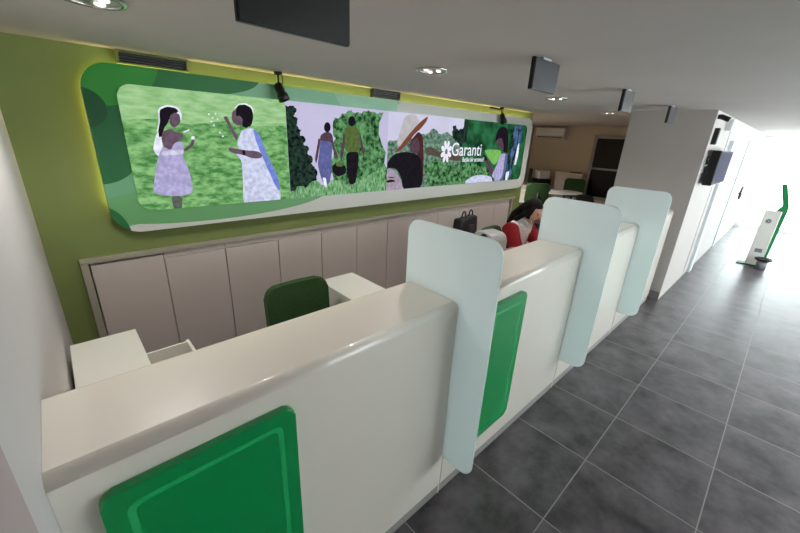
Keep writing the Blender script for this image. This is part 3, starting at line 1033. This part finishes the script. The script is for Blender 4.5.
# black handbag on the third return desk
t = thing('handbag', 'black handbag with two loop handles standing before the cupboards', 'bag', (3.13, 1.36, .80), .15)
bm = bmesh.new()
box(bm, -.19, .19, -.08, .08, 0, .40, .03, 3)
for v in bm.verts:
    f = 1 - .35 * (v.co.z / .40)
    v.co.y *= f
    v.co.x *= 1 - .06 * (v.co.z / .40)
    v.co.z += .012 * math.sin(v.co.x * 20) * (v.co.z > .2)
obj('bag_body', bm, M['black'], t, smooth=True)
for dx in (-.055, .10):
    bm = bmesh.new()
    tube(bm, [(dx + .045 * math.cos(a), .0, .385 + .075 * math.sin(a)) for a in [PI * q / 10 for q in range(11)]], .008, 8)
    obj('handle', bm, M['black'], t)
bm = bmesh.new()
box(bm, -.05, .05, -.082, -.05, .2, .32, .006)
obj('flap', bm, M['darkgrey'], t)

# banknote counting machine
t = thing('banknote_counter', 'pale grey rounded counting machine with black dial between bag and woman', 'counting machine', (3.13, 1.02, .80), -.15)
bm = bmesh.new()
pr = [(-.13, 0), (.13, 0), (.13, .23)] + arc(.05, .24, .08, 0, PI / 2, 5) + arc(-.06, .24, .07, PI / 2, PI, 5)
prism(bm, pr, YZ, -.13, .09, 0, bev=.012)
obj('housing', bm, mat('machine_grey', (186, 186, 186), .45), t)
bm = bmesh.new()
mt = Matrix.Translation((-.128, -.02, .25)) @ Matrix.Rotation(-PI / 2, 4, 'Y')
lathe(bm, [(.055, 0), (.055, .010), (.04, .014), (.001, .014)], n=24, mtx=mt)
obj('dial', bm, M['black'], t)
bm = bmesh.new()
box(bm, -.11, .07, -.19, -.125, .02, .045, .006)
obj('note_tray', bm, M['greyplastic'], t)

# flat monitor beside the woman
t = thing('desk_monitor', 'grey flat monitor half hidden behind the nearest frosted screen', 'monitor', (2.74, .66, .745), -.15)
pbox('screen_housing', t, M['greyplastic'], -.19, .19, -.015, .02, .09, .335, bev=.012)
pbox('screen', t, M['blackscreen'], -.175, .175, .0195, .022, .105, .32)
bm = bmesh.new()
tube(bm, [(0, 0, .015), (0, -.012, .15)], .018, 10)
lathe(bm, [(.09, 0), (.09, .012), (.02, .018)], n=24)
obj('stand', bm, M['greyplastic'], t)

# ------------------------------------------------------------------ far room
# white meeting table with rounded end
TZ = .80
t = thing('meeting_table', 'white table with a rounded end in the far room', 'table', (9.12, 3.18, 0))
rot = Matrix.Rotation(-.78, 4, 'Z')
bm = bmesh.new()
pts = [(-.75, .36), (-.75, -.36)] + [(.40 + .36 * math.cos(a), .36 * math.sin(a)) for a in [-PI / 2 + PI * q / 14 for q in range(15)]]
prism(bm, pts, XY, TZ, TZ + .03)
bmesh.ops.transform(bm, matrix=rot, verts=bm.verts)
obj('tabletop', bm, M['white'], t)
bm = bmesh.new()
q = rot @ Vector((.35, 0, 0))
lathe(bm, [(.22, 0), (.22, .015), (.035, .03), (.035, TZ - .015), (.12, TZ)], cx=q.x, cy=q.y, n=20)
obj('pedestal', bm, M['greyplastic'], t)
bm = bmesh.new()
box(bm, -.72, -.69, -.30, .30, 0, TZ)
bmesh.ops.transform(bm, matrix=rot, verts=bm.verts)
obj('end_panel', bm, M['white'], t)
bm = bmesh.new()
box(bm, -.105, .105, -.148, .148, 0, .006)
tag(obj('paper_stack', bm, M['whiteframe'], loc=(9.25, 3.08, TZ + .03)), 'small stack of white paper on the far meeting table', 'paper')
bm = bmesh.new()
box(bm, -.05, .05, -.09, .09, 0, .035, .006)
o = tag(obj('desk_telephone', bm, M['black'], loc=(8.98, 3.25, TZ + .03)), 'small black telephone on the far meeting table', 'telephone')

def far_chair(loc, rz, label):
    r = dup(c0, loc, rz, label)
    r.scale = (1.1, 1.1, 1.12)
far_chair((8.16, 3.16, 0), PI * .75, 'dark green chair turned away, in front of the far meeting table')
far_chair((9.98, 2.92, 0), -PI * .30, 'green chair on the far side of the meeting table')

# side desk with monitor and printer
t = thing('side_desk', 'white desk along the alcove wall carrying the monitor and printer', 'desk', (9.93, 4.20, 0))
pbox('top', t, M['white'], -.62, .62, -.48, .48, .82, .85, bev=.004)
for s in (-1, 1):
    pbox('side_panel', t, M['white'], s * .60 - .015, s * .60 + .015, -.45, .45, 0, .82)
t = thing('far_monitor', 'small black monitor on the far side desk', 'monitor', (9.85, 4.20, .85), .75)
pbox('screen_housing', t, M['black'], -.12, .12, -.02, .02, .04, .43, bev=.008)
bm = bmesh.new()
lathe(bm, [(.09, 0), (.09, .012), (.02, .02), (.02, .06)], n=18)
obj('stand', bm, M['black'], t)
t = thing('printer', 'pale printer with dark base on the far side desk', 'printer', (10.12, 3.99, .85), -.6)
pbox('paper_tray', t, M['black'], -.20, .20, -.20, .17, 0, .16, bev=.01)
pbox('housing', t, M['lightplastic'], -.17, .17, -.15, .16, .16, .38, bev=.03)

# low white cabinet on the far wall with a dark tray
t = thing('low_cabinet', 'low white cabinet against the far wall beside the dark opening', 'cabinet', (10.455, 3.32, 0))
pbox('body', t, M['door'], -.11, .14, -.365, .365, .0, 1.20, bev=.004)
pbox('top', t, M['white'], -.13, .14, -.375, .375, 1.20, 1.225, bev=.003)
for s in (0, 1):
    dd = pbox('door', t, M['door'], -.126, -.11, -.36 + .362 * s, -.003 + .362 * s, .06, 1.18, bev=.002)
    pbox('handle', dd, M['chrome'], -.138, -.125, (-.06 if s == 0 else .03), (-.03 if s == 0 else .06), .60, .75)
bm = bmesh.new()
box(bm, -.10, .10, -.13, .13, 0, .02, .004)
tag(obj('letter_tray', bm, M['black'], loc=(10.46, 3.2, 1.225)), 'flat black tray lying on the low white cabinet', 'tray')

# split air conditioner
t = thing('air_conditioner', 'white wall mounted air conditioner high in the far room', 'air conditioner', (10.6, 4.10, 2.08))
bm = bmesh.new()
pr = [(0, 0), (0, .30), (-.19, .30), (-.215, .27), (-.215, .09), (-.17, .02), (-.10, 0)]
prism(bm, pr, lambda u, v, d: (u, d, v), -.42, .42, bev=.008)
obj('housing', bm, M['lightplastic'], t)
pbox('air_outlet', t, M['darkgrey'], -.205, -.15, -.36, .36, .035, .06)
pbox('front_panel', t, M['white'], -.224, -.214, -.41, .41, .095, .285, bev=.003)

# black office chair seen behind the second screen
t = thing('black_armchair', 'black rounded chair back peeking above the frosted screens', 'chair', (8.0, 1.82, 0), -.6)
bm = bmesh.new()
box(bm, -.27, .27, -.26, .24, .40, .52, .05, 3)
obj('seat', bm, M['black'], t, smooth=True)
bm = bmesh.new()
prism(bm, rrect(-.25, .25, .5, .97, .16, 8), XZ, .20, .29, bev=.02)
obj('backrest', bm, M['black'], t)
for sx in (-1, 1):
    for sy in (-1, 1):
        bm = bmesh.new()
        tube(bm, [(sx * .22, sy * .2, 0), (sx * .22, sy * .2, .42)], .018, 8)
        obj('leg', bm, M['chrome'], t)

# ------------------------------------------------------------------ right wall fittings
t = thing('wall_television', 'flat television on a bracket at the bright right wall', 'television', (5.95, -.1, 1.565))
pbox('wall_plate', t, M['chrome'], -.02, .10, -.012, 0, .16, .36, bev=.003)
bm = bmesh.new()
tube(bm, [(.03, -.012, .24), (-.04, -.02, .24), (.03, -.045, .24)], .012, 8)
tube(bm, [(.03, -.012, .30), (-.05, -.025, .31), (.03, -.045, .30)], .008, 8)
obj('bracket_arm', bm, M['chrome'], t)
pbox('housing', t, M['black'], 0, 1.04, -.135, -.04, 0, .42, bev=.008)
pbox('screen', t, M['pale_screen'], .012, 1.03, -.139, -.1345, .012, .408, bev=.001)

t = thing('security_camera', 'small black security camera at the top corner of the pillar', 'camera', (5.88, -.1, 2.285))
pbox('bracket', t, M['black'], -.03, .03, -.05, 0, .05, .10, bev=.004)
bm = bmesh.new()
mt = Matrix.Translation((0, -.07, .06)) @ Matrix.Rotation(-1.2, 4, 'X')
lathe(bm, [(.022, -.05), (.028, -.045), (.028, .045), (.02, .05)], n=16, mtx=mt)
obj('camera_body', bm, M['black'], t)
t = thing('black_speaker', 'narrow black bar speaker on the wall under the security camera', 'speaker', (5.96, -.1, 2.05))
pbox('housing', t, M['black'], -.04, .04, -.05, 0, 0, .19, bev=.006)
pbox('grille', t, M['darkgrey'], -.03, .03, -.054, -.049, .01, .18)
t = thing('alarm_box', 'white junction box high on the right wall beside the security camera', 'box', (6.8, -.1, 2.24))
pbox('housing', t, M['whiteframe'], -.16, .16, -.07, 0, 0, .14, bev=.008)
pbox('lid', t, M['lightplastic'], -.14, .14, -.075, -.069, .015, .125, bev=.002)

# ------------------------------------------------------------------ ticket kiosk by the shopfront
t = thing('ticket_kiosk', 'slim white ticket kiosk with a green backing blade near the shopfront', 'kiosk', (9.2, -.83, 0))
bm = bmesh.new()
pr = [(-.03, .02), (.09, .02), (.09, 1.01), (-.03, 1.03)]
prism(bm, pr, lambda u, v, d: (u, d, v), -.115, .105, bev=.008)
obj('body', bm, M['white'], t)
bm = bmesh.new()
side = [(.092, -.145, .02), (.092, -.175, 1.04), (.092, -.165, 1.12), (.092, -.04, 1.49)]
left = [(.092, .10, .02), (.092, -.02, 1.0), (.092, -.085, 1.12), (.092, .03, 1.48)]
F_ = [bm.verts.new(p) for p in side]
G_ = [bm.verts.new(p) for p in left]
F2 = [bm.verts.new((p[0] + .03, p[1], p[2])) for p in side]
G2 = [bm.verts.new((p[0] + .03, p[1], p[2])) for p in left]
for q in range(3):
    bm.faces.new((F_[q], F_[q + 1], G_[q + 1], G_[q]))
    bm.faces.new((F2[q], G2[q], G2[q + 1], F2[q + 1]))
    bm.faces.new((F_[q], F2[q], F2[q + 1], F_[q + 1]))
    bm.faces.new((G_[q], G_[q + 1], G2[q + 1], G2[q]))
bm.faces.new((F_[0], G_[0], G2[0], F2[0]))
bm.faces.new((F_[3], F2[3], G2[3], G_[3]))
bld = obj('green_blade', bm, mat('kiosk_green', (20, 130, 70), .4), t)
pbox('base_plate', t, mat('kiosk_base', (34, 96, 66), .5), -.08, .14, -.12, .22, 0, .02, bev=.004)
pbox('ticket_slot', t, M['greyplastic'], -.034, -.029, -.06, .04, .26, .33)
bm = bmesh.new()
for q in range(8):
    a = PI / 8 + q * PI / 4
    petal = []
    for s_ in range(10):
        th = 2 * PI * s_ / 10
        rr, ww = .026 + .018 * math.cos(th), .010 * math.sin(th)
        petal.append((.01 + rr * math.cos(a) - ww * math.sin(a), .84 + rr * math.sin(a) + ww * math.cos(a)))
    V_ = [bm.verts.new((-.0312 - .0001 * q, u, v)) for u, v in petal]
    bm.faces.new(V_)
obj('clover_mark', bm, M['greyplastic'], t)
t = thing('waste_bin', 'small round bin with a wide black rim in front of the ticket kiosk', 'bin', (9.0, -.95, 0))
bm = bmesh.new()
lathe(bm, [(.07, 0), (.075, .15), (.06, .15)], n=24)
obj('bin_body', bm, M['greyplastic'], t)
bm = bmesh.new()
lathe(bm, [(.07, .15), (.115, .17), (.12, .20), (.105, .205), (.085, .185), (.001, .18)], n=28)
obj('rim', bm, M['black'], t)

# ------------------------------------------------------------------ the seated woman
def skin_mesh(verts, edges, radii, root, sub=1):
    me = bpy.data.meshes.new('skin_tmp')
    me.from_pydata([Vector(v) for v in verts], edges, [])
    o = bpy.data.objects.new('skin_tmp', me)
    C.objects.link(o)
    md = o.modifiers.new('skin', 'SKIN')
    md.use_smooth_shade = True
    for i, r in enumerate(radii):
        sv = me.skin_vertices[0].data[i]
        sv.radius = r if isinstance(r, tuple) else (r, r)
        sv.use_root = (i == root)
    if sub:
        o.modifiers.new('sub', 'SUBSURF').levels = sub
    dg = bpy.context.evaluated_depsgraph_get()
    out = bpy.data.meshes.new_from_object(o.evaluated_get(dg))
    bpy.data.objects.remove(o)
    bm = bmesh.new()
    bm.from_mesh(out)
    bpy.data.meshes.remove(out)
    return bm

def merge(bm, other):
    me = bpy.data.meshes.new('m')
    other.to_mesh(me)
    other.free()
    bm.from_mesh(me)
    bpy.data.meshes.remove(me)

def ellipsoid(bm, c, r, seg=24, ring=16, fn=None, mtx=None):
    rr = bmesh.ops.create_uvsphere(bm, u_segments=seg, v_segments=ring, radius=1.0)
    for v in rr['verts']:
        p = Vector((v.co.x * r[0], v.co.y * r[1], v.co.z * r[2]))
        if fn:
            p = fn(p)
        if mtx:
            p = mtx @ p
        v.co = p + Vector(c)
    return rr['verts']

def remesh(bm, vox, smooth=3):
    me = bpy.data.meshes.new('r')
    bm.to_mesh(me)
    bm.free()
    o = bpy.data.objects.new('r', me)
    C.objects.link(o)
    md = o.modifiers.new('r', 'REMESH')
    md.mode = 'VOXEL'
    md.voxel_size = vox
    if smooth:
        s = o.modifiers.new('s', 'SMOOTH')
        s.iterations = smooth
        s.factor = .5
    dg = bpy.context.evaluated_depsgraph_get()
    out = bpy.data.meshes.new_from_object(o.evaluated_get(dg))
    bpy.data.objects.remove(o)
    b2 = bmesh.new()
    b2.from_mesh(out)
    bpy.data.meshes.remove(out)
    for f in b2.faces:
        f.smooth = True
    return b2

# local frame: faces -y, origin on the floor under the seat
W = thing('person', 'seated person with long dark hair in a red cardigan over a pale shirt, looking down', 'person', (3.72, 1.16, 0.035))
skin_m = mat('skin', (196, 150, 126), .5, noise=.03, nscale=20)
V = [(0, 0, .60), (0, -.03, .74), (0, -.075, .90), (0, -.115, 1.03), (0, -.15, 1.115), (0, -.185, 1.165)]
R_ = [(.15, .12), (.135, .10), (.15, .105), (.12, .09), (.055, .055), (.05, .05)]
E_ = [(0, 1), (1, 2), (2, 3), (3, 4), (4, 5)]
def limb(a, pts, rad):
    prev = a
    for p, r in zip(pts, rad):
        V.append(p)
        R_.append(r)
        E_.append((prev, len(V) - 1))
        prev = len(V) - 1
    return prev
hands = []
for s in (-1, 1):
    limb(3, [(s * .165, -.115, 1.045), (s * .20, -.20, .90), (s * .21, -.29, .80), (s * .14, -.41, .785), (s * .09, -.51, .775)], [.06, .048, .042, .034, .025])
    hands.append(Vector((s * .09, -.51, .775)))
    limb(0, [(s * .09, -.04, .575), (s * .11, -.24, .575), (s * .115, -.44, .555), (s * .115, -.43, .33), (s * .115, -.42, .09), (s * .12, -.52, .03)], [.085, .078, .06, .052, .038, .032])
bm = skin_mesh(V, E_, R_, 0, 1)
HC_ = Vector((0, -.245, 1.245))
Hrot = Matrix.Rotation(.42, 4, 'X')       # looking down
def headshape(p):
    # narrower jaw, flatter face
    if p.z < 0:
        f = 1 + .28 * p.z / .115
        p.x *= f
        p.y = p.y * (1 + .12 * p.z / .115) - .006
    return p
hm = Matrix.Rotation(.42, 4, 'X')
ellipsoid(bm, HC_, (.074, .094, .115), 28, 20, headshape, hm)
def hp(x, y, z):
    return HC_ + (hm @ Vector((x, y, z)))
def nubbin(pts, rad, n=8):
    b = bmesh.new()
    tube(b, pts, rad, n)
    merge(bm, b)
nubbin([hp(0, -.088, .02), hp(0, -.108, -.018), hp(0, -.112, -.03), hp(0, -.09, -.038)], [.007, .012, .014, .008])       # nose
for s in (-1, 1):
    nubbin([hp(s * .070, .0, .02), hp(s * .080, .008, .0), hp(s * .072, .002, -.03)], [.010, .014, .008])                # ears
    nubbin([hp(s * .012, -.092, .03), hp(s * .05, -.078, .03)], [.007, .006])                                            # brow ridge
nubbin([hp(-.022, -.086, -.060), hp(0, -.094, -.059), hp(.022, -.086, -.060)], [.005, .008, .005])                       # lips
nubbin([hp(0, -.070, -.098), hp(0, -.078, -.09)], [.02, .016])                                                           # chin
nubbin([(0, -.165, 1.12), tuple(hp(0, .02, -.06))], [.05, .048], 14)
for s, w in zip((-1, 1), hands):
    # palm and five fingers, lightly curled on the worktop
    nubbin([w, w + Vector((-s * .012, -.045, -.004)), w + Vector((-s * .016, -.075, -.008))], [.024, .032, .028], 10)
    for f in range(4):
        L_ = (.062, .072, .068, .052)[f]
        b0 = w + Vector((-s * .016 + s * (.026 - .0175 * f), -.075, -.006))
        nubbin([b0, b0 + Vector((0, -L_ * .5, .006)), b0 + Vector((0, -L_ * .85, -.004)), b0 + Vector((0, -L_, -.012))], [.009, .0085, .008, .006], 8)
    nubbin([w + Vector((-s * .025, -.03, -.004)), w + Vector((-s * .052, -.058, -.006)), w + Vector((-s * .058, -.085, -.012))], [.012, .010, .007], 8)
bm = remesh(bm, .0055, 2)
obj('body', bm, skin_m, W, recalc=False)
# eyes
bm = bmesh.new()
for s in (-1, 1):
    ellipsoid(bm, hp(s * .032, -.080, .008), (.013, .008, .008), 12, 8)
obj('eyes', bm, M['black'], W, smooth=True)
bm = bmesh.new()
tube(bm, [hp(-.022, -.091, -.060), hp(0, -.102, -.059), hp(.022, -.091, -.060)], [.004, .007, .004], 8)
obj('lips', bm, mat('lips', (168, 84, 84), .4), W)
# hair: cap plus long mass falling over the back
bm = bmesh.new()
def cap(p):
    return p
vs_ = ellipsoid(bm, HC_ + (hm @ Vector((0, .016, .012))), (.088, .102, .124), 32, 22, None, hm)
# open the face side
fin = hm.inverted()
kill = []
for f in bm.faces:
    c = fin @ (f.calc_center_median() - HC_)
    if c.y < -.030 and c.z < .062 and abs(c.x) < .075:
        kill.append(f)
bmesh.ops.delete(bm, geom=kill, context='FACES')
bmesh.ops.solidify(bm, geom=bm.faces[:], thickness=.016)
b = bmesh.new()
tube(b, [hp(0, .07, .05), hp(0, .10, -.03), Vector((0, -.045, 1.16)), Vector((-.02, -.005, 1.07)), Vector((-.03, .01, .98))], [.05, .06, .06, .045, .02], 14)
merge(bm, b)
for s in (-1, 1):
    b = bmesh.new()
    tube(b, [hp(s * .070, -.02, .06), hp(s * .084, .01, -.02), Vector((s * .095, -.12, 1.15)), Vector((s * .10, -.07, 1.05))], [.022, .026, .030, .012], 10)
    merge(bm, b)
bm = remesh(bm, .007, 3)
obj('hair', bm, mat('dark_hair', (14, 10, 10), .8, noise=.2, nscale=50, spec=.25), W, recalc=False)
# shirt (torso only) and cardigan (torso and sleeves, open in front)
tv, tr = V[:5], [(.168, .138), (.156, .122), (.170, .130), (.146, .118), (.075, .075)]
tv = list(tv) + [(s * .165, -.115, 1.04) for s in (-1, 1)] + [(s * .19, -.17, .95) for s in (-1, 1)]
tr = tr + [(.078, .078)] * 2 + [(.066, .066)] * 2
bm = skin_mesh(tv, [(0, 1), (1, 2), (2, 3), (3, 4), (3, 5), (3, 6), (5, 7), (6, 8)], tr, 0, 2)
shirt_m = mat('patterned_shirt', (236, 222, 222), .8, noise=.22, nscale=70)
bm = remesh(bm, .009, 2)
obj('shirt', bm, shirt_m, W, recalc=False)
for s in (-1, 1):
    bm = bmesh.new()
    a = [(s * .015, -.238, 1.105), (s * .075, -.20, 1.155), (s * .085, -.13, 1.165), (s * .10, -.15, 1.125), (s * .085, -.23, 1.085), (s * .045, -.25, 1.055)]
    Q = [bm.verts.new(p) for p in a]
    bm.faces.new(Q)
    bmesh.ops.solidify(bm, geom=bm.faces[:], thickness=.008)
    obj('collar', bm, M['whiteframe'], W)
cv_, ce, cr = list(V[:4]), [(0, 1), (1, 2), (2, 3)], [(.184, .152), (.172, .138), (.186, .147), (.160, .132)]
for s in (-1, 1):
    p = 3
    for pt, r in zip([(s * .170, -.112, 1.045), (s * .205, -.20, .90), (s * .212, -.29, .805), (s * .145, -.40, .792)], [.092, .080, .064, .050]):
        cv_.append(pt)
        cr.append(r)
        ce.append((p, len(cv_) - 1))
        p = len(cv_) - 1
bm = skin_mesh(cv_, ce, cr, 0, 2)
bm = remesh(bm, .009, 2)
kill = [f for f in bm.faces if -.07 - .22 * max(0, f.calc_center_median().z - .78) < f.calc_center_median().x < .05 + .20 * max(0, f.calc_center_median().z - .80) and f.calc_center_median().y < -.02 - .35 * max(0, f.calc_center_median().z - .62) and f.calc_center_median().z < 1.10]
bmesh.ops.delete(bm, geom=kill, context='FACES')
kill = [f for f in bm.faces if f.calc_center_median().z > 1.125 or (abs(f.calc_center_median().x) < .062 and f.calc_center_median().z > 1.085)]
bmesh.ops.delete(bm, geom=kill, context='FACES')
obj('cardigan', bm, mat('red_knit', (150, 16, 28), .85, noise=.12, nscale=60), W, recalc=False)
# trousers and shoes
tv = [(0, -.01, .60), (0, -.02, .70)]
te, tr = [(0, 1)], [(.165, .135), (.152, .118)]
for s in (-1, 1):
    p = 0
    for pt, r in zip([(s * .09, -.04, .58), (s * .11, -.24, .578), (s * .115, -.445, .555), (s * .115, -.43, .33), (s * .115, -.42, .10)], [.097, .092, .076, .066, .056]):
        tv.append(pt)
        tr.append(r)
        te.append((p, len(tv) - 1))
        p = len(tv) - 1
bm = remesh(skin_mesh(tv, te, tr, 0, 2), .010, 2)
obj('trousers', bm, M['black'], W, recalc=False)
for s in (-1, 1):
    bm = bmesh.new()
    box(bm, s * .118 - .042, s * .118 + .042, -.60, -.36, -.034, .045, .025, 3)
    obj('shoe', bm, M['black'], W, smooth=True)
